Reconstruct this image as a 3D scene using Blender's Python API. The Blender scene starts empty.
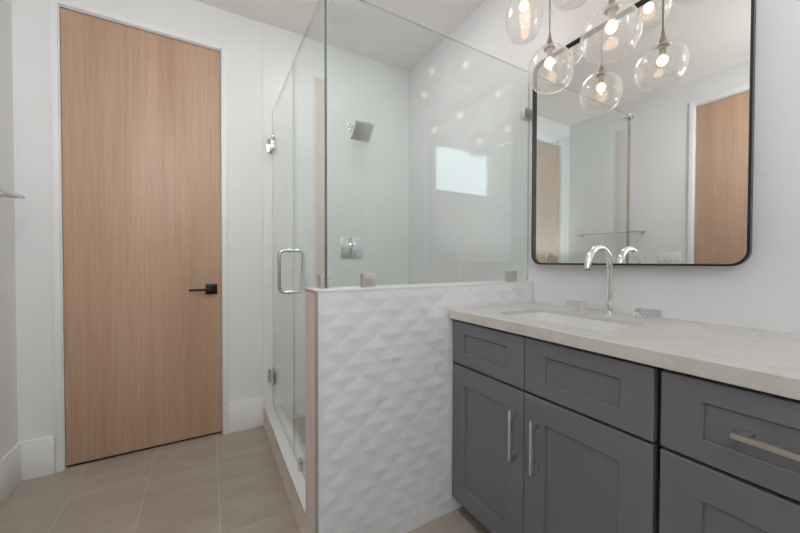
import bpy, bmesh, math, random
from mathutils import Vector, Matrix
random.seed(4)
C = bpy.context.scene.collection
S = bpy.context.scene
PI = math.pi

# ------------------------------------------------------------------ camera
def setup_camera():
    y, t, r = math.radians(30.0713), math.radians(-.8262), math.radians(.1204)
    F = Vector((math.sin(y), math.cos(y), 0)); R = Vector((math.cos(y), -math.sin(y), 0)); U = Vector((0, 0, 1))
    F2 = F*math.cos(t) + U*math.sin(t); U2 = -F*math.sin(t) + U*math.cos(t)
    R3 = R*math.cos(r) + U2*math.sin(r); U3 = U2*math.cos(r) - R*math.sin(r)
    cam = bpy.data.cameras.new('camera'); o = bpy.data.objects.new('camera', cam); C.objects.link(o)
    cam.sensor_width = 36.0; cam.lens = 331.3155/800*36.0
    cam.clip_start = .01; cam.clip_end = 100
    M = Matrix(((R3.x, U3.x, -F2.x, 0), (R3.y, U3.y, -F2.y, 0), (R3.z, U3.z, -F2.z, 1.1125), (0, 0, 0, 1)))
    o.matrix_world = M
    S.camera = o
setup_camera()

# ------------------------------------------------------------------ world, lights, exposure
SKY = (.78, .90, 1.0)
W_ = bpy.data.worlds.new('sky'); S.world = W_; W_.use_nodes = True
bg = W_.node_tree.nodes['Background']; bg.inputs[0].default_value = (*SKY, 1); bg.inputs[1].default_value = 6.5

def area(name, loc, rot, sx, sy, power, col):
    l = bpy.data.lights.new(name, 'AREA'); l.shape = 'RECTANGLE'; l.size = sx; l.size_y = sy
    l.energy = power; l.color = col
    o = bpy.data.objects.new(name, l); C.objects.link(o); o.location = loc; o.rotation_euler = rot
    return o
BOUNCE_PW, HALL_PW, SHOWER_PW = 17.0, 4.9, 4.0
area('added_uplight_for_ceiling_bounce', (-.34, -.30, 1.18), (PI, 0, 0), .8, .5, BOUNCE_PW, (1, .99, .985))  # added fill bounced off the ceiling, not a room fixture
h = area('added_fill_aimed_at_the_door', (-.22, .30, 2.66), (math.radians(55), 0, math.radians(9)), .4, .3, HALL_PW, (1, .985, .97))  # added fill to brighten the door wall, no such fixture seen
h.data.spread = math.radians(112)
area('added_shower_fill', (.74, 1.58, 2.69), (0, 0, 0), .35, .35, SHOWER_PW, (1, .98, .96))  # added unseen fill for the shower and left wall
p = area('window_portal', (-.085, -1.0, 2.315), (PI/2, 0, PI), .90, .54, 1, (1, 1, 1)); p.data.cycles.is_portal = True
S.view_settings.view_transform = 'Standard'; S.view_settings.look = 'None'
S.view_settings.gamma = 1; S.view_settings.use_curve_mapping = False
S.view_settings.exposure = 0.18
S.cycles.transparent_max_bounces = 32; S.cycles.max_bounces = 12
S.cycles.diffuse_bounces = 6; S.cycles.glossy_bounces = 6; S.cycles.transmission_bounces = 8

# ------------------------------------------------------------------ node helper
def srgb(r, g, b):
    f = lambda c: (c/255/12.92) if c/255 <= .04045 else ((c/255+.055)/1.055)**2.4
    return (f(r), f(g), f(b))

class NT:
    def __init__(s, name):
        s.m = bpy.data.materials.new(name); s.m.use_nodes = True
        s.t = s.m.node_tree; s.t.nodes.clear()
        s.out = s.t.nodes.new('ShaderNodeOutputMaterial')
    def n(s, typ, ins=None, **kw):
        nd = s.t.nodes.new('ShaderNode' + typ)
        for k, v in kw.items(): setattr(nd, k, v)
        for k, v in (ins or {}).items():
            sk = nd.inputs[k]
            if isinstance(v, bpy.types.NodeSocket): s.t.links.new(v, sk)
            else:
                if isinstance(v, tuple) and len(v) == 3 and sk.type == 'RGBA': v = (*v, 1)
                sk.default_value = v
        return nd
    def math(s, op, a, b=0.0, c=0.0):
        return s.n('Math', {0: a, 1: b, 2: c}, operation=op).outputs[0]
    def mix(s, fac, a, b):
        nd = s.n('Mix', {0: fac, 6: a, 7: b}, data_type='RGBA'); return nd.outputs[2]
    def obj(s): return s.n('TexCoord').outputs['Object']
    def scaled(s, v, sc):
        return s.n('Mapping', {'Vector': v, 'Scale': sc}).outputs[0]
    def noise(s, v, scale, detail=4, rough=.5):
        return s.n('TexNoise', {'Vector': v, 'Scale': scale, 'Detail': detail, 'Roughness': rough}).outputs['Fac']
    def ramp(s, fac, stops):
        nd = s.n('ValToRGB', {0: fac}); e = nd.color_ramp.elements
        while len(e) < len(stops): e.new(.5)
        for el, (p_, c) in zip(e, stops): el.position = p_; el.color = (*c, 1)
        return nd.outputs[0]
    def bsdf(s, col, rough=.5, metal=0.0, normal=None, **kw):
        ins = {'Base Color': col, 'Roughness': rough, 'Metallic': metal}
        if normal is not None: ins['Normal'] = normal
        ins.update(kw)
        return s.n('BsdfPrincipled', ins).outputs[0]
    def bump(s, h, strength, dist=.001):
        return s.n('Bump', {'Height': h, 'Strength': strength, 'Distance': dist}).outputs[0]
    def done(s, sh):
        s.t.links.new(sh, s.out.inputs[0]); return s.m

def plain(name, col, rough=.5, metal=0.0, var=.03, scale=6, **kw):
    t = NT(name); v = t.obj(); f = t.noise(v, scale, 3)
    a = tuple(max(0, c*(1-var)) for c in col); b = tuple(min(1, c*(1+var)) for c in col)
    return t.done(t.bsdf(t.mix(f, a, b), rough, metal, **kw))

def line_mask(t, coord, period, offset, width):
    """1 on a joint line, 0 elsewhere"""
    u = t.math('DIVIDE', t.math('SUBTRACT', coord, offset), period)
    fr = t.math('FRACT', u)
    d = t.math('MINIMUM', fr, t.math('SUBTRACT', 1.0, fr))
    return t.math('LESS_THAN', t.math('MULTIPLY', d, period), width/2)

M = {}
M['paint'] = plain('white_wall_paint', srgb(228, 228, 228), .55, var=.01)
M['ceil'] = plain('ceiling_paint', srgb(240, 238, 235), .7, var=.01)
M['trim'] = plain('white_trim_paint', srgb(233, 233, 234), .35, var=.008)
M['black'] = plain('matte_black_metal', srgb(34, 31, 30), .35, .6)
M['frame'] = plain('dark_mirror_frame', srgb(62, 62, 64), .3, .8)
M['chrome'] = plain('chrome', (.86, .87, .88), .06, 1.0, var=.01)
M['polished'] = plain('polished_door_hardware', (.60, .61, .62), .1, 1.0, var=.01)
M['satin'] = plain('satin_chrome', (.86, .87, .89), .38, 1.0, var=.01)
M['nickel'] = plain('brushed_nickel', srgb(226, 226, 226), .36, 1.0, var=.02, scale=40)
M['socket'] = plain('brushed_socket_metal', srgb(165, 155, 146), .3, 1.0)
M['strip'] = plain('tile_edge_metal', srgb(178, 173, 168), .4, .3)
M['cab'] = plain('grey_cabinet_paint', srgb(115, 116, 121), .40, var=.015, scale=12)
M['cabdark'] = plain('cabinet_carcass', srgb(24, 24, 26), .7)
M['porcelain'] = plain('white_porcelain', srgb(226, 226, 225), .12, var=.005)
M['plastic'] = plain('white_plastic', srgb(235, 235, 235), .35, var=.005)
M['slot'] = plain('dark_slot', srgb(60, 60, 60), .6)
M['clampmetal'] = plain('satin_clamp_metal', srgb(212, 208, 203), .42, 1.0)
M['cord'] = plain('pendant_cord', srgb(150, 142, 134), .45, .4)

def wall_tile():
    t = NT('white_wall_tile'); v = t.obj(); xyz = t.n('SeparateXYZ', {0: v}).outputs
    m = line_mask(t, xyz[2], .6, .41, .0022)
    m2 = line_mask(t, t.math('ADD', xyz[0], xyz[1]), .9, .2, .0018)
    m = t.math('MULTIPLY', t.math('MAXIMUM', m, m2), .22)
    base = t.mix(t.noise(v, 5, 2), srgb(227, 227, 225), srgb(231, 231, 230))
    return t.done(t.bsdf(t.mix(m, base, srgb(190, 188, 184)), .32))
M['tile'] = wall_tile()
def wave_tile(seams):
    t = NT('white_wave_tile'); v = t.obj(); xyz = t.n('SeparateXYZ', {0: v}).outputs
    m = line_mask(t, xyz[2], 5.0, seams, .003)
    base = t.mix(t.noise(v, 5, 2), srgb(229, 229, 231), srgb(233, 233, 235))
    return t.done(t.bsdf(t.mix(t.math('MULTIPLY', m, .28), base, srgb(200, 198, 196)), .38))
M['wave_low'] = wave_tile(.572)
M['wave_high'] = wave_tile(1.384)

def stone(name, c1, c2, c3, sc, rough=.5):
    t = NT(name); v = t.obj()
    n1 = t.noise(t.scaled(v, sc), 7, 6, .6); n2 = t.noise(v, 90, 3)
    a = t.ramp(n1, [(.3, c1), (.55, c2), (.75, c3)])
    return t.done(t.bsdf(t.mix(t.math('MULTIPLY', n2, .25), a, c1), rough))
M['beige'] = stone('beige_stone_tile', srgb(218, 208, 199), srgb(227, 217, 209), srgb(233, 225, 218), (2, 2, .6))
M['shower_floor'] = stone('shower_floor_tile', srgb(182, 172, 160), srgb(192, 182, 170), srgb(200, 190, 178), (1, 1, 1))

def floor_tile():
    t = NT('greige_floor_tile'); v = t.obj(); xyz = t.n('SeparateXYZ', {0: v}).outputs
    PX, OX, PY, OY = .305, .038, .61, 2.118
    m = t.math('MAXIMUM', line_mask(t, xyz[0], PX, OX, .0035), line_mask(t, xyz[1], PY, OY, .0035))
    ix = t.math('FLOOR', t.math('DIVIDE', t.math('SUBTRACT', xyz[0], OX), PX))
    iy = t.math('FLOOR', t.math('DIVIDE', t.math('SUBTRACT', xyz[1], OY), PY))
    cell = t.n('CombineXYZ', {0: ix, 1: iy}).outputs[0]
    wn = t.n('TexWhiteNoise', {'Vector': cell}, noise_dimensions='3D')
    off = t.n('VectorMath', {0: v, 1: t.n('VectorMath', {0: wn.outputs['Color'], 1: (9., 9., 9.)}, operation='MULTIPLY').outputs[0]}, operation='ADD').outputs[0]
    rot = t.n('Mapping', {'Vector': off, 'Rotation': (0, 0, .7), 'Scale': (1.2, 4.5, 1)}).outputs[0]
    n1 = t.noise(rot, 2.2, 7, .6); n2 = t.noise(v, 160, 2); n3 = t.noise(off, 14, 5, .7)
    base = t.ramp(n1, [(.3, srgb(168, 156, 143)), (.5, srgb(181, 169, 156)), (.72, srgb(194, 184, 172))])
    base = t.mix(t.math('MULTIPLY', n3, .5), base, srgb(170, 158, 144))
    base = t.mix(t.math('MULTIPLY', n2, .34), base, srgb(132, 118, 104))
    hue = t.n('HueSaturation', {'Color': base, 'Value': t.math('ADD', .94, t.math('MULTIPLY', wn.outputs['Value'], .1))}).outputs[0]
    col = t.mix(m, hue, srgb(190, 180, 167))
    return t.done(t.bsdf(col, .48, normal=t.bump(t.math('SUBTRACT', 1.0, m), .3, .001)))
M['floor'] = floor_tile()

def wood():
    t = NT('white_oak_veneer'); v = t.obj()
    wob = t.noise(t.scaled(v, (3, 3, .5)), 2, 3)
    grain = t.noise(t.scaled(v, (120, 120, 2.2)), 1.0, 6, .65)
    fine = t.noise(t.scaled(v, (420, 420, 9)), 1.0, 3, .6)
    band = t.noise(t.scaled(v, (7, 7, .35)), 1.0, 4, .55)
    f = t.math('ADD', t.math('MULTIPLY', grain, .45), t.math('ADD', t.math('MULTIPLY', band, .45), t.math('MULTIPLY', wob, .12)))
    col = t.ramp(f, [(.30, srgb(174, 139, 114)), (.5, srgb(192, 158, 133)), (.70, srgb(205, 174, 150))])
    col = t.mix(t.math('MULTIPLY', t.math('GREATER_THAN', fine, .60), .30), col, srgb(156, 122, 98))
    return t.done(t.bsdf(col, .42, normal=t.bump(fine, .06, .0006)))
M['wood'] = wood()

def quartz():
    t = NT('white_quartz'); v = t.obj()
    n1 = t.noise(v, 3.2, 8, .6)
    vein = t.math('ABSOLUTE', t.math('SUBTRACT', n1, .5))
    vm = t.n('MapRange', {0: vein, 1: 0.0, 2: .03, 3: .35, 4: 0.0}).outputs[0]
    n2 = t.noise(v, 60, 3)
    base = t.mix(n2, srgb(206, 201, 195), srgb(213, 209, 203))
    return t.done(t.bsdf(t.mix(vm, base, srgb(192, 187, 181)), .22))
M['quartz'] = quartz()

def thin_glass(name, tint, spec=1.0, f0=.04, haze=0.0):
    t = NT(name)
    fac = t.n('LayerWeight', {'Blend': .5}).outputs['Facing']
    sch = t.math('ADD', f0, t.math('MULTIPLY', t.math('POWER', fac, 5.0), 1-f0))
    sch = t.math('MULTIPLY', sch, spec)
    tr = t.n('BsdfTransparent', {0: tint}).outputs[0]
    if haze:
        df = t.n('MixShader', {0: .5, 1: t.n('BsdfDiffuse', {0: (.95, .95, .95)}).outputs[0], 2: t.n('BsdfTranslucent', {0: (.95, .95, .95)}).outputs[0]}).outputs[0]
        tr = t.n('MixShader', {0: haze, 1: tr, 2: df}).outputs[0]
    gl = t.n('BsdfGlossy', {0: (1, 1, 1), 'Roughness': .0}).outputs[0]
    return t.done(t.n('MixShader', {0: sch, 1: tr, 2: gl}).outputs[0])
M['glass'] = thin_glass('clear_shower_glass', (.955, .978, .968), 1.0, .035)
M['glass_edge'] = NT('green_glass_edge')
M['glass_edge'] = M['glass_edge'].done(M['glass_edge'].bsdf(srgb(170, 184, 178), .2, Alpha=.45))
M['seal'] = plain('dark_silicone_seal', srgb(84, 92, 92), .35)
M['globe'] = thin_glass('blown_clear_glass', (.985, .985, .98), 1.0, .045, .11)
M['lever_glass'] = thin_glass('clear_lever_crystal', (.86, .87, .88), 1.0, .13)
def mirror_mat():
    t = NT('mirror_silver'); return t.done(t.n('BsdfGlossy', {0: (.88, .89, .89), 'Roughness': .0}).outputs[0])
M['mirror'] = mirror_mat()
def emit(name, col, st):
    t = NT(name); return t.done(t.n('Emission', {0: col, 1: st}).outputs[0])
M['bulb'] = emit('warm_bulb', (1, .63, .37), 6.5)

# ------------------------------------------------------------------ mesh helpers
def box(bm, x0, x1, y0, y1, z0, z1, bev=0.0, seg=2):
    r = bmesh.ops.create_cube(bm, size=1)
    vs = r['verts']
    for v in vs:
        v.co = Vector((x0+(v.co.x+.5)*(x1-x0), y0+(v.co.y+.5)*(y1-y0), z0+(v.co.z+.5)*(z1-z0)))
    if bev > 0:
        es = list({e for v in vs for e in v.link_edges})
        bmesh.ops.bevel(bm, geom=es, offset=bev, segments=seg, affect='EDGES', profile=.5)
def cyl(bm, p0, p1, r0, r1=None, seg=24):
    r1 = r0 if r1 is None else r1
    p0, p1 = Vector(p0), Vector(p1); d = p1-p0
    mat = Matrix.Translation((p0+p1)/2) @ d.to_track_quat('Z', 'Y').to_matrix().to_4x4()
    bmesh.ops.create_cone(bm, cap_ends=True, segments=seg, radius1=r0, radius2=r1, depth=d.length, matrix=mat)
def tube(bm, pts, r, seg=16, closed=False):
    pts = [Vector(q) for q in pts]; n = len(pts); rings = []
    up = None
    for i, q in enumerate(pts):
        if closed: d = pts[(i+1) % n]-pts[i-1]
        else: d = pts[min(i+1, n-1)]-pts[max(i-1, 0)]
        d.normalize()
        if up is None:
            up = d.orthogonal().normalized()
        up = (up-d*up.dot(d)).normalized(); s = d.cross(up)
        rr = r(i/(n-1)) if callable(r) else r
        rings.append([bm.verts.new(q+up*math.cos(a)*rr+s*math.sin(a)*rr) for a in [2*PI*k/seg for k in range(seg)]])
    for i in range(n if closed else n-1):
        a, b = rings[i], rings[(i+1) % n]
        for k in range(seg): bm.faces.new((a[k], a[(k+1) % seg], b[(k+1) % seg], b[k]))
    if not closed:
        bm.faces.new(rings[0][::-1]); bm.faces.new(rings[-1])
def lathe(bm, prof, seg=40, fx=None):
    """prof: list of (r,z); poles where r==0. fx(co)->co warp"""
    rings = []
    for r, z in prof:
        if r <= 1e-6: rings.append([bm.verts.new((0, 0, z))])
        else: rings.append([bm.verts.new((r*math.cos(2*PI*k/seg), r*math.sin(2*PI*k/seg), z)) for k in range(seg)])
    for a, b in zip(rings, rings[1:]):
        for k in range(seg):
            k2 = (k+1) % seg
            if len(a) == 1 and len(b) == 1: continue
            if len(a) == 1: bm.faces.new((a[0], b[k2], b[k]))
            elif len(b) == 1: bm.faces.new((a[k], a[k2], b[0]))
            else: bm.faces.new((a[k], a[k2], b[k2], b[k]))
    if fx:
        for ring in rings:
            for v in ring: v.co = fx(v.co)
def rrect(w, h, r, seg=8):
    """closed rounded rectangle outline centred on 0, counter-clockwise"""
    pts = []
    for cx, cy, a0 in ((w/2-r, h/2-r, 0), (-w/2+r, h/2-r, PI/2), (-w/2+r, -h/2+r, PI), (w/2-r, -h/2+r, 1.5*PI)):
        for k in range(seg+1):
            a = a0+PI/2*k/seg; pts.append((cx+r*math.cos(a), cy+r*math.sin(a)))
    return pts
def loft(bm, rings, cap0=False, cap1=False):
    R = [[bm.verts.new(q) for q in ring] for ring in rings]; n = len(R[0])
    for a, b in zip(R, R[1:]):
        for k in range(n): bm.faces.new((a[k], a[(k+1) % n], b[(k+1) % n], b[k]))
    if cap0: bm.faces.new(R[0][::-1])
    if cap1: bm.faces.new(R[-1])
    return R
def link(name, bm, mat, parent=None, smooth=False, origin=None):
    bmesh.ops.recalc_face_normals(bm, faces=bm.faces)
    me = bpy.data.meshes.new(name); bm.to_mesh(me); bm.free()
    for m in (mat if isinstance(mat, (list, tuple)) else [mat]): me.materials.append(m)
    if smooth:
        for pl in me.polygons: pl.use_smooth = True
        if smooth != 'all': me.set_sharp_from_angle(angle=math.radians(smooth if smooth is not True else 40))
    o = bpy.data.objects.new(name, me); C.objects.link(o)
    if parent: o.parent = parent; o.matrix_parent_inverse = parent.matrix_world.inverted()
    return o
def B(name, x0, x1, y0, y1, z0, z1, mat, parent=None, bev=.0, **k):
    bm = bmesh.new(); box(bm, x0, x1, y0, y1, z0, z1, bev); return link(name, bm, mat, parent, smooth=(35 if bev else False))
def tag(o, label=None, cat=None, group=None, kind=None):
    if label: o['label'] = label
    if cat: o['category'] = cat
    if group: o['group'] = group
    if kind: o['kind'] = kind
    return o
def thing(name, label, cat, loc=(0, 0, 0), group=None, kind=None):
    o = bpy.data.objects.new(name, None); C.objects.link(o); o.location = loc
    o.empty_display_size = .05
    bpy.context.view_layer.update()
    return tag(o, label, cat, group, kind)

# ------------------------------------------------------------------ room numbers
XL, XR, YB, YF, ZC = -.836, 1.474, 2.403, -1.0, 2.709
SX, H0, H1, HZ = .3205, 1.147, 1.279, 1.012      # partition: end face, front, back, top
T = .12
st = dict(kind='structure')

# floor and ceiling
tag(B('floor', XL-T, XR+T, YF-T, YB+T, -.1, 0, M['floor']), 'greige stone tile floor with pale grout lines', 'floor', **st)
tag(B('ceiling', XL-T, XR+T, YF-T, YB+T, ZC, ZC+.1, M['ceil']), 'plain white ceiling over the bathroom', 'ceiling', **st)

def wall_with_hole(name, axis, p0, p1, a0, a1, hole, mat, label):
    """wall slab across 'axis' between p0,p1, spanning a0..a1, with hole (h0,h1,z0,z1)"""
    bm = bmesh.new(); h0, h1, z0, z1 = hole
    for u0, u1, w0, w1 in ((a0, h0, 0, ZC), (h1, a1, 0, ZC), (h0, h1, z1, ZC), (h0, h1, 0, z0)):
        if u1-u0 < 1e-5 or w1-w0 < 1e-5: continue
        if axis == 'y': box(bm, u0, u1, p0, p1, w0, w1)
        else: box(bm, p0, p1, u0, u1, w0, w1)
    return tag(link(name, bm, mat), label, 'wall', **st)
DL, DR, DT = -.664, .0735, 2.441          # door slab edges on the back wall
wall_with_hole('wall_back', 'y', YB, YB+T, XL, XR, (DL-.012, DR+.012, 0, DT+.012), M['paint'],
               'white painted wall around the tall oak door')
D2A, D2B = .487, 1.229                    # second door on the left wall
wall_with_hole('wall_left', 'x', XL-T, XL, YF-T, YB+T, (D2A-.012, D2B+.012, 0, DT+.043), M['paint'],
               'white painted left wall carrying the towel bar')
WX0, WX1, WZ0, WZ1 = -.57, .40, 2.01, 2.62
wall_with_hole('wall_front', 'y', YF-T, YF, XL, XR, (WX0, WX1, WZ0, WZ1), M['paint'], 'white painted wall behind the camera')

# wave relief wall: sampled height field
def wave(u, v, amp, q=.138, s_=.048, u0=.697, v0=.972):
    """rows of low triangular facets: each ridge line carries peaks, staggered by half from row to row"""
    w = (v0-v)/s_; k = math.floor(w); t = w-k
    x = (u-u0)/(q/2)+k                         # peaks of row k at even x
    a = abs((x % 2)-1); a = 1-a                # 0 at a peak column, 1 midway
    d = 1-a-t
    return amp*(math.sqrt(d*d+.02)-.14)
def wave_face(bm, u0, u1, v0, v1, step, amp, place, fade=None):
    nu, nv = max(2, round((u1-u0)/step)), max(2, round((v1-v0)/step))
    g = []
    for i in range(nu+1):
        row = []
        for j in range(nv+1):
            u = u0+(u1-u0)*i/nu; v = v0+(v1-v0)*j/nv
            e = min(u-u0, u1-u, v-v0, v1-v); k = min(1, e/.006)
            row.append(bm.verts.new(place(u, v, amp*0+wave(u, v, amp)*k)))
        g.append(row)
    for i in range(nu):
        for j in range(nv): bm.faces.new((g[i][j], g[i+1][j], g[i+1][j+1], g[i][j+1]))
def right_wall():
    bm = bmesh.new()
    box(bm, XR+.004, XR+T, YF-T, YB+T, 0, ZC)
    wave_face(bm, YF, YB, 0, ZC, .010, .0014, lambda u, v, h: (XR-h, u, v))
    return tag(link('wall_right', bm, M['wave_high'], smooth=30), 'white wave relief tiled wall behind the mirror and shower', 'wall', **st)
right_wall()
# shower side of the back wall: a skin of tile
tag(B('wall_shower', SX, XR-.002, YB-.010, YB, 0, ZC, M['tile']), 'smooth white tiled shower wall carrying the shower head', 'wall', **st)

# partition (half wall)
def partition():
    bm = bmesh.new()
    box(bm, SX+.006, XR, H0+.006, H1-.004, 0, HZ-.012)
    root = tag(link('wall_partition', bm, M['paint']), 'half height wall of wavy white tile between vanity and shower', 'half wall', **st)
    bm = bmesh.new(); wave_face(bm, SX+.0115, XR-.002, 0, HZ-.010, .0046, .0046, lambda u, v, h: (u, H0-h, v))
    link('tiled_face', bm, M['wave_low'], root, smooth='all')
    bm = bmesh.new(); wave_face(bm, SX+.0115, XR-.002, 0, HZ-.010, .012, .0040, lambda u, v, h: (u, H1-.002+h, v))
    link('shower_side_face', bm, M['wave_low'], root, smooth='all')
    B('end_cap', SX, SX+.006, H0+.001, H1, .0, HZ-.004, M['beige'], root)
    B('edge_strip', SX, SX+.0115, H0-.003, H0+.001, 0, HZ-.002, M['strip'], root)
    B('top_cap', SX+.002, XR-.002, H0-.002, H1, HZ-.010, HZ, M['tile'], root, .0015)
    B('end_trim', SX-.001, SX+.006, H0, H1, HZ-.012, HZ-.001, M['strip'], root)
partition()
# curb and shower floor
def curb():
    root = thing('wall_curb', 'low shower curb with beige tile face and white top', 'curb', (SX, 1.8, 0), kind='structure')
    B('curb_face', SX, SX+.01, H1, YB-.01, 0, .121, M['beige'], root)
    B('curb_core', SX+.01, SX+.118, H1, YB-.01, 0, .116, M['tile'], root)
    B('curb_top', SX+.003, SX+.122, H1, YB-.01, .116, .127, M['porcelain'], root, .0015)
    B('curb_trim', SX-.001, SX+.003, H1, YB-.01, .1205, .1275, M['strip'], root)
curb()
tag(B('floor_shower', SX+.118, XR-.003, H1, YB-.01, 0, .025, M['shower_floor']), 'beige shower floor behind the glass', 'floor', **st)

# door on the back wall
def oak_door():
    root = tag(B('door_1', DL, DR, YB+.010, YB+.050, .016, DT, M['wood'], None, .0015), 'tall flush oak door straight ahead with black lever', 'door', **st)
    h = B('door_handle', -.014, .050, YB+.001, YB+.010, .905, .969, M['black'], root, .002)
    bm = bmesh.new(); cyl(bm, (.020, YB+.001, .938), (.020, YB-.040, .938), .011)
    box(bm, -.102, .031, YB-.052, YB-.036, .931, .944, .003)
    link('lever', bm, M['black'], h, smooth=35)
    # casing: jamb + flat casing around
    bm = bmesh.new()
    for x0, x1 in ((DL-.012, DL-.0015), (DR+.0015, DR+.012)): box(bm, x0, x1, YB-.001, YB+T, 0, DT+.012)
    box(bm, DL-.003, DR+.003, YB-.001, YB+T, DT+.003, DT+.012)
    tag(link('trim_1', bm, M['trim']), 'white jamb lining the tall oak door opening', 'door jamb', **st)
    bm = bmesh.new()
    w = .030; z1 = DT+.008
    box(bm, DL-.006-w, DL-.006, YB-.012, YB, 0, z1+w, .002); box(bm, DR+.006, DR+.006+w, YB-.012, YB, 0, z1+w, .002)
    box(bm, DL-.006, DR+.006, YB-.012, YB, z1, z1+w, .002)
    tag(link('trim_2', bm, M['trim'], smooth=35), 'white casing framing the tall oak door', 'door casing', **st)
    tag(B('trim_4', DL-.003, DR+.003, YB+.03, YB+T, 0, .006, M['black']), 'dark strip standing in for the shadow gap under the tall oak door', 'shadow strip', **st)  # black strip stands in for the shade in the gap below the door
    B('door_back_panel', DL-.012, DR+.012, YB+T-.02, YB+T, 0, DT+.012, M['cabdark'], root)
oak_door()
def side_door():
    top = DT+.031
    root = tag(B('door_2', XL-.045, XL-.006, D2A, D2B, .013, top, M['wood'], None, .0015), 'second oak door on the left wall, seen only in the mirror', 'door', **st)
    h = B('door_handle', XL-.006, XL+.004, D2A+.03, D2A+.094, .905, .969, M['black'], root, .002)
    bm = bmesh.new(); cyl(bm, (XL+.004, D2A+.06, .938), (XL+.045, D2A+.06, .938), .011)
    box(bm, XL+.036, XL+.052, D2A+.05, D2A+.18, .931, .944, .003); link('lever', bm, M['black'], h, smooth=35)
    bm = bmesh.new(); w = .04
    box(bm, XL, XL+.012, D2A-.006-w, D2A-.006, 0, top+.008+w, .002); box(bm, XL, XL+.012, D2B+.006, D2B+.006+w, 0, top+.008+w, .002)
    box(bm, XL, XL+.012, D2A-.006, D2B+.006, top+.008, top+.008+w, .002)
    box(bm, XL-T, XL, D2B+.003, D2B+.012, 0, top+.012); box(bm, XL-T, XL, D2A-.012, D2A-.003, 0, top+.012); box(bm, XL-T, XL, D2A-.003, D2B+.003, top+.003, top+.012)
    tag(link('trim_3', bm, M['trim'], smooth=35), 'white casing framing the second oak door in the mirror', 'door casing', **st)
side_door()

# baseboards
def baseboard(name, x0, x1, y0, y1, label):
    tag(B(name, x0, x1, y0, y1, 0, .197, M['trim'], None, .003), label, 'baseboard', **st)
bb = .015
baseboard('baseboard_back', XL, DL-.037, YB-bb, YB, 'short tall white baseboard left of the oak door')
baseboard('baseboard_shower', DR+.0365, SX-.001, YB-bb, YB, 'short tall white baseboard between oak door and shower curb')
baseboard('baseboard_left', XL, XL+bb, D2B+.046, YB-bb, 'tall white baseboard along the left wall')
baseboard('baseboard_front', XL, XR-.01, YF, YF+bb, 'tall white baseboard along the window wall')

# window on the wall behind the camera
def window():
    root = thing('window_1', 'high window behind the camera, reflected in the shower glass', 'window', ((WX0+WX1)/2, YF, WZ0), kind='structure')
    bm = bmesh.new(); f = .02
    for a in ((WX0, WX0+f, WZ0, WZ1), (WX1-f, WX1, WZ0, WZ1), (WX0+f, WX1-f, WZ0, WZ0+f), (WX0+f, WX1-f, WZ1-f, WZ1)):
        box(bm, a[0], a[1], YF-.08, YF-.04, a[2], a[3])
    link('window_frame', bm, M['trim'], root)
    B('window_pane', WX0+f, WX1-f, YF-.063, YF-.057, WZ0+f, WZ1-f, M['glass'], root)
window()

# ------------------------------------------------------------------ vanity
CX, CF, CT, CB = .928, .9108, .905, .866       # cabinet face, counter front, counter top, counter underside
YE = -.56                                       # near end of the vanity (out of frame)
SY0, SY1, SXA, SXB = .545, .965, 1.015, 1.285   # sink opening
def countertop():
    # one slab with a rounded opening: ring of quads between outline and hole
    n = 9
    hole = [(SXA/2+SXB/2+a, SY0/2+SY1/2+b) for a, b in rrect(SXB-SXA, SY1-SY0, .035, n-1)]
    x0, x1, y0, y1 = CF, XR-.0015, YE, H0-.0035
    cx, cy = (SXA+SXB)/2, (SY0+SY1)/2
    bm = bmesh.new()
    outer = []
    for hx, hy in hole:
        dx, dy = hx-cx, hy-cy
        # rounded corner points map to corners, clamp
        u = max(-1, min(1, dx/((SXB-SXA)/2-.03))); v = max(-1, min(1, dy/((SY1-SY0)/2-.03)))
        outer.append((cx+(u*(x1-cx) if u > 0 else u*(cx-x0)), cy+(v*(y1-cy) if v > 0 else v*(cy-y0))))
    e = .002
    def inset(q): return (min(max(q[0], x0+e), x1-e), min(max(q[1], y0+e), y1-e))
    def ins3(q): return (min(max(q[0], x0+.03), x1-.03), min(max(q[1], y0+.03), y1-.03))
    CU = CT-.020
    rings = [[(x, y, CU) for x, y in hole], [(x, y, CU) for x, y in map(ins3, outer)], [(x, y, CB) for x, y in map(ins3, outer)], [(x, y, CB) for x, y in map(inset, outer)], [(x, y, CB+e) for x, y in outer],
             [(x, y, CT-e) for x, y in outer], [(x, y, CT) for x, y in map(inset, outer)], [(x, y, CT) for x, y in hole], [(x, y, CU) for x, y in hole]]
    loft(bm, rings)
    bmesh.ops.remove_doubles(bm, verts=bm.verts, dist=1e-5)
    return tag(link('countertop', bm, M['quartz'], smooth=30), 'long white quartz countertop on the grey vanity', 'countertop')
countertop()
def sink():
    cx, cy, w, h = (SXA+SXB)/2, (SY0+SY1)/2, SXB-SXA, SY1-SY0
    root = thing('sink', 'white rectangular undermount sink set in the quartz counter', 'sink', (cx, cy, CB-.15))
    ZR = CT-.0212
    prof = [(.022, ZR), (.003, ZR), (.003, ZR-.01), (-.004, ZR-.07), (-.018, ZR-.115), (-.05, ZR-.135), (-.11, ZR-.14)]
    rings = []
    for d, z in prof:
        rings.append([(cx+a, cy+b, z) for a, b in rrect(w+2*d, h+2*d, max(.012, min(.05, .038+d)), 8)])
    bm = bmesh.new(); loft(bm, rings, cap1=True)
    o = link('bowl', bm, M['porcelain'], root, smooth=60)
    so = o.modifiers.new('wall', 'SOLIDIFY'); so.thickness = .008; so.offset = 1
    bm = bmesh.new(); lathe(bm, [(0, .004), (.018, .004), (.022, .002), (.022, -.002), (0, -.002)], 24)
    for v in bm.verts: v.co += Vector((cx, cy, ZR-.139))
    link('drain', bm, M['chrome'], root, smooth=40)
sink()

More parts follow.
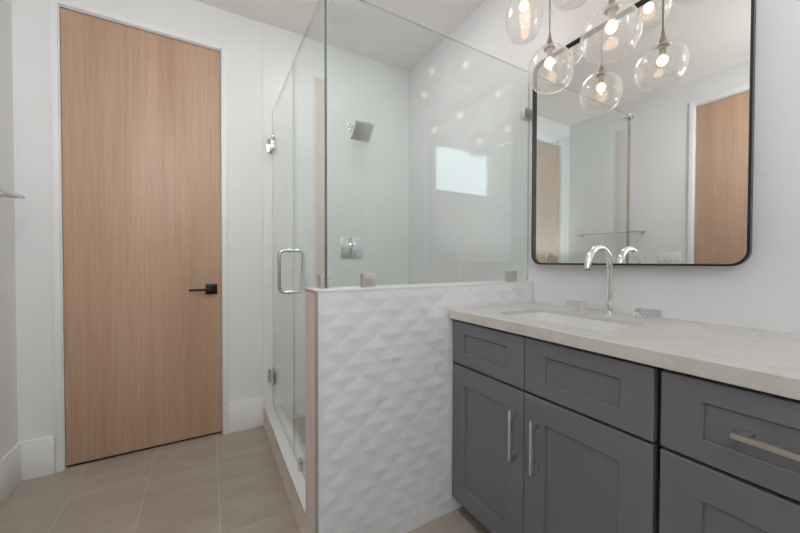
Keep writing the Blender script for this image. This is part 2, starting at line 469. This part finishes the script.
def shaker(name, y0, y1, z0, z1, fr, parent, mat=None, fz=None):
    """door or drawer front facing -X at CX with a recessed centre panel; y0<y1"""
    bm = bmesh.new(); th, rec, e = .020, .0085, .0015
    fz = fr if fz is None else fz
    def R(x, i, j): return [(x, y0+i, z0+j), (x, y1-i, z0+j), (x, y1-i, z1-j), (x, y0+i, z1-j)]
    loft(bm, [R(CX+th, 0, 0), R(CX+e, 0, 0), R(CX, e, e), R(CX, fr-.0032, fz-.0032), R(CX+.0028, fr, fz), R(CX+rec, fr+.0005, fz+.0005)], cap0=True, cap1=True)
    return link(name, bm, mat or M['cab'], parent, smooth=False)
def pull(name, parent, vertical, y, z0, z1, z=None):
    """square bar pull with two posts standing off the face"""
    bm = bmesh.new(); xf, w = .030, .0055
    if vertical:
        box(bm, CX-xf-.006, CX-xf+.005, y-w, y+w, z0, z1, .0012)
        for q in (z0+.014, z1-.014): box(bm, CX-xf+.003, CX+.008 if False else CX+.0003, y-.0045, y+.0045, q-.011, q+.011, .001)
    else:
        box(bm, CX-xf-.006, CX-xf+.005, z0, z1, z-w, z+w, .0012)
        for q in (z0+.014, z1-.014): box(bm, CX-xf+.003, CX+.0075, q-.011, q+.011, z-.0045, z+.0045, .001)
    return link(name, bm, M['nickel'], parent, smooth=35)
def cabinets():
    # sink base
    yL, yR = 1.140, .372
    root = thing('sink_cabinet', 'grey shaker sink cabinet with two doors beside the half wall', 'cabinet', (1.2, .76, 0), group='grey vanity cabinets')
    bm = bmesh.new(); zb, zt = .080, CB
    box(bm, CX+.0205, CX+.028, yR, yL, zb, .855)                                 # face frame behind the fronts
    box(bm, CX+.02, XR-.004, yL-.016, yL, zb, zt); box(bm, CX+.02, XR-.004, yR, yR+.016, zb, zt); box(bm, CX+.02, XR-.004, yR, yL, zb, zb+.016)
    link('carcass', bm, M['cabdark'], root)
    B('toe_kick', CX+.085, CX+.10, yR, yL, 0, zb, M['cabdark'], root)
    B('side_filler', CX+.004, CX+.024, yL+.0005, H0-.005, zb, .856, M['cab'], root)
    shaker('false_drawer_front', .7595, 1.140, .677, .856, .0775, root, fz=.050); shaker('false_drawer_front', .3805, .7565, .677, .856, .0775, root, fz=.050)
    d1 = shaker('door', .7595, 1.140, .078, .668, .0795, root); pull('handle', d1, True, .790, .425, .600)
    d2 = shaker('door', .3805, .7565, .078, .668, .0795, root); pull('handle', d2, True, .703, .425, .600)
    # drawer bank
    a, b = -.090, .367
    root = thing('drawer_cabinet', 'grey shaker drawer cabinet at the right frame edge', 'cabinet', (1.2, .14, 0), group='grey vanity cabinets')
    bm = bmesh.new(); box(bm, CX+.0205, CX+.028, a, b, zb, .855); box(bm, CX+.02, XR-.004, b-.016, b, zb, zt); box(bm, CX+.02, XR-.004, a, a+.016, zb, zt); box(bm, CX+.02, XR-.004, a, b, zb, zb+.016)
    link('carcass', bm, M['cabdark'], root)
    B('toe_kick', CX+.085, CX+.10, a, b, 0, zb, M['cabdark'], root)
    for z0, z1 in ((.677, .856), (.378, .668), (.078, .369)):
        d = shaker('drawer', a+.002, b-.001, z0, z1, .0775, root, fz=.050 if z0 > .6 else .0775)
        pull('handle', d, False, None, .040, .236, (z0+z1)/2+.0035)
    # far end of the vanity, out of frame
    a, b = YE+.01, -.095
    root = thing('end_cabinet', 'grey shaker cabinet beyond the drawers', 'cabinet', (1.2, -.3, 0), group='grey vanity cabinets')
    bm = bmesh.new(); box(bm, CX+.0205, XR-.004, a, b, zb, .855); link('carcass', bm, M['cabdark'], root)
    B('toe_kick', CX+.085, CX+.10, a, b, 0, zb, M['cabdark'], root)
    shaker('door', a, b-.002, .078, .856, .0775, root)
cabinets()

# faucet
FX, FY = 1.398, .729
def faucet():
    root = thing('faucet', 'tall chrome gooseneck faucet between two levers', 'faucet', (FX, FY, CT))
    bm = bmesh.new(); lathe(bm, [(0, .004), (.024, .004), (.026, .0025), (.026, 0), (0, 0)], 32)
    for v in bm.verts: v.co += Vector((FX, FY, CT))
    link('base_flange', bm, M['chrome'], root, smooth=40)
    R = .077; zc = 1.091
    pts = [(FX, FY, CT+.003), (FX, FY, 1.0)]+[(FX-R+R*math.cos(a), FY, zc+R*math.sin(a)) for a in [PI*k/24 for k in range(0, 25)]]+[(FX-2*R, FY, zc-.006)]
    bm = bmesh.new(); tube(bm, pts, .0128, 24); link('spout', bm, M['chrome'], root, smooth=50)
    bm = bmesh.new(); cyl(bm, (FX-2*R, FY, zc-.0065), (FX-2*R, FY, zc-.0090), .009); link('aerator', bm, M['slot'], root)
faucet()
def lever(y, d, label):
    root = thing('faucet_lever', label, 'faucet handle', (FX, y, CT), group='faucet levers')
    bm = bmesh.new(); lathe(bm, [(0, .004), (.024, .004), (.026, .0025), (.026, 0), (0, 0)], 32)
    for v in bm.verts: v.co += Vector((FX, y, CT))
    link('base_flange', bm, M['chrome'], root, smooth=40)
    bm = bmesh.new(); cyl(bm, (FX, y, CT+.003), (FX, y, CT+.012), .012)
    ya, yb = sorted((y-d*.011, y+d*.003)); box(bm, FX-.011, FX+.011, ya, yb, CT+.010, CT+.038, .001)
    link('stem', bm, M['chrome'], root, smooth=35)
    ya, yb = sorted((y+d*.0035, y+d*.068))
    B('lever_bar', FX-.010, FX+.010, ya, yb, CT+.011, CT+.037, M['lever_glass'], root, .0015)
lever(.842, 1, 'clear square faucet lever on the shower side of the spout')
lever(.622, -1, 'clear square faucet lever on the drawer side of the spout')

# mirror
MX, MY0, MY1, MZ0, MZ1 = 1.434, .338, 1.123, 1.100, 2.104
def mirror():
    cy, cz, w, h = (MY0+MY1)/2, (MZ0+MZ1)/2, MY1-MY0, MZ1-MZ0
    root = thing('mirror', 'large rounded rectangular mirror in a thin dark frame', 'mirror', (XR-.002, cy, MZ0))
    def ring(x, d, r): return [(x, cy+a, cz+b) for a, b in rrect(w-2*d, h-2*d, r-d, 10)]
    bm = bmesh.new(); xb = MX+.006; xf = MX-.014
    loft(bm, [ring(xb, .009, .05), ring(xb, 0, .05), ring(xf+.001, 0, .05), ring(xf, .001, .05), ring(xf, .006, .05), ring(xf+.001, .007, .05), ring(MX+.003, .007, .05), ring(MX+.003, .009, .05), ring(xb, .009, .05)])
    link('frame', bm, M['frame'], root, smooth=30)
    bm = bmesh.new()
    loft(bm, [ring(MX+.005, .0085, .05), ring(MX, .0075, .05)], True, True)
    link('mirror_glass', bm, M['mirror'], root)
    B('wall_cleat', xb, XR-.0015, MY0+.12, MY1-.12, MZ1-.16, MZ1-.10, M['frame'], root); B('wall_cleat', xb, XR-.0015, MY0+.12, MY1-.12, MZ0+.10, MZ0+.14, M['frame'], root)
mirror()

# ------------------------------------------------------------------ shower glass
GX, GY, GT, GTH = .376, 1.185, 2.112, .010
def panel(name, bm_fn, parent):
    bm = bmesh.new(); bm_fn(bm)
    bmesh.ops.recalc_face_normals(bm, faces=bm.faces)
    fs = sorted(bm.faces, key=lambda f: -f.calc_area())
    for f in fs[2:]: f.material_index = 1
    return link(name, bm, [M['glass'], M['glass_edge']], parent)
def extrude_poly(bm, poly, place, th):
    loft(bm, [[place(u, v, 0) for u, v in poly], [place(u, v, th) for u, v in poly]], True, True)
def clamp_box(name, x0, x1, y0, y1, z0, z1, parent):
    return B(name, x0, x1, y0, y1, z0, z1, M['clampmetal'], parent, .0015)
YJ = 1.722                                     # joint between fixed side panel and door
def shower_glass():
    # hinged door
    root = thing('shower_door', 'clear glass shower door with tall chrome loop handle', 'shower door', (GX, YB-.02, .14))
    panel('glass_panel', lambda bm: box(bm, GX-GTH/2, GX+GTH/2, YJ+.003, YB-.052, .137, GT-.002), root)
    for z in (1.89, .335):
        bm = bmesh.new()
        box(bm, GX-.030, GX+.030, YB-.016, YB-.0105, z-.045, z+.045, .001)
        box(bm, GX-.016, GX-GTH/2, YB-.108, YB-.014, z-.045, z+.045, .001); box(bm, GX+GTH/2, GX+.016, YB-.108, YB-.014, z-.045, z+.045, .001)
        cyl(bm, (GX, YB-.034, z-.03), (GX, YB-.034, z+.03), .008)
        link('hinge', bm, M['polished'], root, smooth=35)
    yh = YJ+.058
    for sgn in (-1, 1):
        bm = bmesh.new(); zt, zb_, L, r = 1.170, .952, .060, .026
        pts = [(GX+sgn*.004, yh, zt)]
        pts += [(GX+sgn*(L-r+r*math.sin(a)), yh, zt-r+r*math.cos(a)) for a in [PI/2*k/8 for k in range(9)]]
        pts += [(GX+sgn*(L-r+r*math.cos(a)), yh, zb_+r-r*math.sin(a)) for a in [PI/2*k/8 for k in range(9)]]
        pts += [(GX+sgn*.004, yh, zb_)]
        tube(bm, pts, .0085, 16)
        for z in (zt, zb_): cyl(bm, (GX+sgn*GTH/2, yh, z), (GX+sgn*(GTH/2+.006), yh, z), .013)
        link('handle', bm, M['polished'], root, smooth=40)
    # fixed return panel, notched over the half wall
    root = thing('side_glass_panel', 'narrow fixed glass panel between shower door and half wall corner', 'glass panel', (GX, 1.5, .13), group='fixed shower glass')
    ya = GY+.008
    poly = [(ya, HZ+.004), (H1+.006, HZ+.004), (H1+.006, .130), (YJ-.003, .130), (YJ-.003, GT), (ya, GT)]
    panel('glass_panel', lambda bm: extrude_poly(bm, poly, lambda u, v, w: (GX-GTH/2+w, u, v), GTH), root)
    B('clamp', GX-.013, GX+.013, 1.560, 1.592, .1275, .178, M['polished'], root, .0015)
    clamp_box('clamp', GX-.016, GX+.016, 1.207, 1.253, HZ+.0003, HZ+.052, root)
    # front panel on the half wall
    root = thing('front_glass_panel', 'wide fixed glass panel standing on the half wall beside the mirror', 'glass panel', (.9, GY, HZ), group='fixed shower glass')
    panel('glass_panel', lambda bm: box(bm, GX-GTH/2, XR-.004, GY-GTH/2, GY+GTH/2, HZ+.004, GT), root)
    for x in (.515, 1.318): clamp_box('clamp', x, x+.052, GY-.016, GY+.016, HZ+.0003, HZ+.055, root)
    clamp_box('clamp', XR-.052, XR-.003, GY-.016, GY+.016, 1.862, 1.912, root)
    B('corner_seal', GX-GTH/2-.0004, GX+.0015, GY+.0056, GY+.0070, HZ+.006, GT-.001, M['seal'], root)
    B('corner_edge', GX-GTH/2-.0012, GX-GTH/2-.0002, GY-GTH/2, GY-.0032, HZ+.006, GT-.001, M['seal'], root)
    bm = bmesh.new(); box(bm, GX-.016, GX+.030, GY-.016, GY-.0055, GT-.022, GT+.004, .001); box(bm, GX-.016, GX-.0055, GY-.016, GY+.035, GT-.022, GT+.004, .001)
    link('corner_clip', bm, M['polished'], root, smooth=35)
shower_glass()

# shower fittings
def shower_fittings():
    yw = YB-.0102
    root = thing('shower_rose', 'square chrome shower head on a short wall arm', 'shower head', (.955, yw, 2.13))
    bm = bmesh.new(); box(bm, .922, .982, yw-.007, yw, 2.105, 2.165, .0015); link('wall_flange', bm, M['chrome'], root, smooth=35)
    bm = bmesh.new()
    tube(bm, [(.952, yw-.006, 2.135), (.952, yw-.05, 2.137), (.952, yw-.09, 2.130), (.952, yw-.125, 2.105), (.952, yw-.14, 2.085)], .0105, 16); link('arm', bm, M['chrome'], root, smooth=45)
    bm = bmesh.new(); box(bm, -.072, .072, -.072, .072, -.010, .010, .003); lathe(bm, [(0, .034), (.016, .034), (.018, .010), (0, .009)], 24)
    mt = Matrix.Translation((.972, yw-.165, 2.055)) @ Matrix.Rotation(math.radians(-42), 4, 'X')
    bm.transform(mt); hd = link('head', bm, M['satin'], root, smooth=35)
    bm = bmesh.new()
    for i in range(9):
        for j in range(9): cyl(bm, (-.052+.013*i, -.052+.013*j, -.0098), (-.052+.013*i, -.052+.013*j, -.0118), .0026, seg=8)
    bm.transform(mt); link('nozzle_grid', bm, M['slot'], hd)
    root = thing('shower_valve', 'square chrome shower valve plate with lever on the tiled wall', 'shower valve', (.953, yw, 1.22))
    B('plate', .867, 1.040, yw-.008, yw, 1.138, 1.301, M['chrome'], root, .002)
    bm = bmesh.new(); cyl(bm, (.965, yw-.007, 1.245), (.965, yw-.05, 1.245), .021); link('knob', bm, M['chrome'], root, smooth=35)
    bm = bmesh.new(); box(bm, .955, .975, yw-.064, yw-.048, 1.155, 1.262, .003); link('lever', bm, M['chrome'], root, smooth=35)
    cy = (.755, 2.075)
    root = thing('ceiling_vent', 'white slatted exhaust vent in the shower ceiling', 'vent', (*cy, ZC))
    bm = bmesh.new(); w = .095; q = w-.014
    for a in ((-w, w, -w, -q), (-w, w, q, w), (-w, -q, -q, q), (q, w, -q, q)): box(bm, cy[0]+a[0], cy[0]+a[1], cy[1]+a[2], cy[1]+a[3], ZC-.004, ZC)
    link('frame', bm, M['plastic'], root)
    for k in range(8): B('slat', cy[0]-q, cy[0]+q, cy[1]-q+.003+.02*k, cy[1]-q+.019+.02*k, ZC-.0035, ZC-.0003, M['plastic'], root)
shower_fittings()

# towel bar on the left wall
def towel_bar():
    xb, z = -.758, 1.413
    root = thing('towel_bar', 'thin chrome towel bar on the left wall', 'towel bar', (XL, 1.93, z))
    bm = bmesh.new(); box(bm, xb-.0065, xb+.0065, 1.600, 2.262, z-.0065, z+.0065, .002); link('bar', bm, M['polished'], root, smooth=35)
    for y in (1.625, 2.238):
        bm = bmesh.new(); cyl(bm, (XL+.006, y, z), (xb-.006, y, z), .008)
        pst = link('post', bm, M['polished'], root, smooth=40)
        bm = bmesh.new(); cyl(bm, (XL, y, z), (XL+.007, y, z), .020); link('rosette', bm, M['polished'], pst, smooth=40)
towel_bar()
def switch():
    y0, y1, z0, z1 = 1.322, 1.502, 1.095, 1.210
    root = thing('light_switch', 'white four gang switch plate on the left wall', 'light switch', (XL, (y0+y1)/2, z0))
    B('plate', XL, XL+.006, y0, y1, z0, z1, M['plastic'], root, .002)
    for k in range(4):
        y = y0+.0225+.045*k
        r = B('rocker', XL+.0055, XL+.010, y-.0165, y+.0165, z0+.024, z1-.024, M['plastic'], root, .0015)
        if k < 3: B('status_slot', XL+.0098, XL+.0104, y-.010, y+.010, z0+.030, z0+.0335, M['slot'], r)
switch()

# ------------------------------------------------------------------ pendants
def canopy():
    root = thing('pendant_canopy', 'long metal ceiling canopy the glass pendants hang from', 'canopy', (1.245, .80, ZC))
    B('plate', 1.12, 1.36, .46, 1.12, ZC-.022, ZC, M['nickel'], root, .004)
canopy()
def pendant(y, z, rx, rz, label, tilt=(0, 0), x=1.245, dent=.02, pear=0.0, seed=0):
    """blown globe centred at (x,y,z); rx,rz radii"""
    root = thing('pendant_light', label, 'pendant light', (x, y, ZC-.022), group='blown glass pendants')
    top = z+rz*.93
    bm = bmesh.new(); cyl(bm, (x, y, top+.045), (x, y, ZC-.0225), .0032, seg=12); link('cord', bm, M['cord'], root, smooth=40)
    bm = bmesh.new(); lathe(bm, [(0, .062), (.0055, .062), (.007, .046), (.011, .026), (.0205, .004), (.0225, 0), (.0225, -.004), (.012, -.006), (.0115, -.040), (0, -.040)], 32)
    for v in bm.verts: v.co += Vector((x, y, top))
    link('socket_cap', bm, M['socket'], root, smooth=35)
    # globe shell, outer then inner
    rnd = random.Random(seed); ph = rnd.random()*6
    def prof(sh):
        out = []
        n = 26
        for i in range(n+1):
            a = PI*i/n                              # 0 top, PI bottom
            r = math.sin(a); h = math.cos(a)
            if pear: r *= 1-pear*h
            zz = h*rz
            if h < -.70: zz += dent*((-.70-h)/.30)**1.5*1.5
            out.append((max(.0, r*(rx-sh)), zz-math.copysign(sh, h)*abs(h)))
        out = [q for q in out if q[1] <= rz*.935 or q[0] > .03]
        out[-1] = (0, out[-1][1])
        return [(.0215, rz*.935-sh*0)]+[q for q in out if q[0] > .0215 and q[1] < rz*.93 or q[0] == 0 and q[1] < 0]
    shell = prof(0)+prof(.0022)[::-1]
    def warp(co):
        ang = math.atan2(co.y, co.x); s = 1+.025*math.cos(2*ang+ph)+.015*math.cos(ang+ph*2)
        k = max(0., min(1., (rz*.93-co.z)/(2*rz)))*2
        return Vector((co.x*s+tilt[0]*k*rx, co.y*s+tilt[1]*k*rx, co.z+.10*tilt[0]*co.x+.16*tilt[1]*co.y+0))
    bm = bmesh.new(); lathe(bm, shell, 48, warp)
    for v in bm.verts: v.co += Vector((x, y, z))
    link('glass_globe', bm, M['globe'], root, smooth='all')
    bm = bmesh.new(); lathe(bm, [(0, .020)]+[(.0185*math.sin(PI*i/12), .020*math.cos(PI*i/12)) for i in range(1, 12)]+[(0, -.020)], 24)
    for v in bm.verts: v.co += Vector((x, y, top-.062))
    link('bulb', bm, M['bulb'], root, smooth='all')
pendant(1.050, 2.235, .078, .125, 'tall slender clear glass pendant, leftmost against the plain wall', x=1.262, seed=1)
pendant(.899, 1.917, .091, .097, 'lowest clear glass pendant globe hanging over the mirror edge', (.05, -.04), x=1.241, seed=2)
pendant(.850, 2.262, .084, .084, 'faint clear glass pendant high up, cut by the top frame edge', x=1.325, seed=3)
pendant(.652, 1.920, .093, .093, 'widest clear glass pendant globe in front of the mirror top edge', (.04, .06), x=1.241, seed=4)
pendant(.740, 2.232, .078, .085, 'pendant above the widest globe, seen only in the mirror', x=1.16, seed=5)
pendant(.545, 2.200, .082, .085, 'pendant nearest the camera, seen only in the mirror', x=1.241, seed=6)
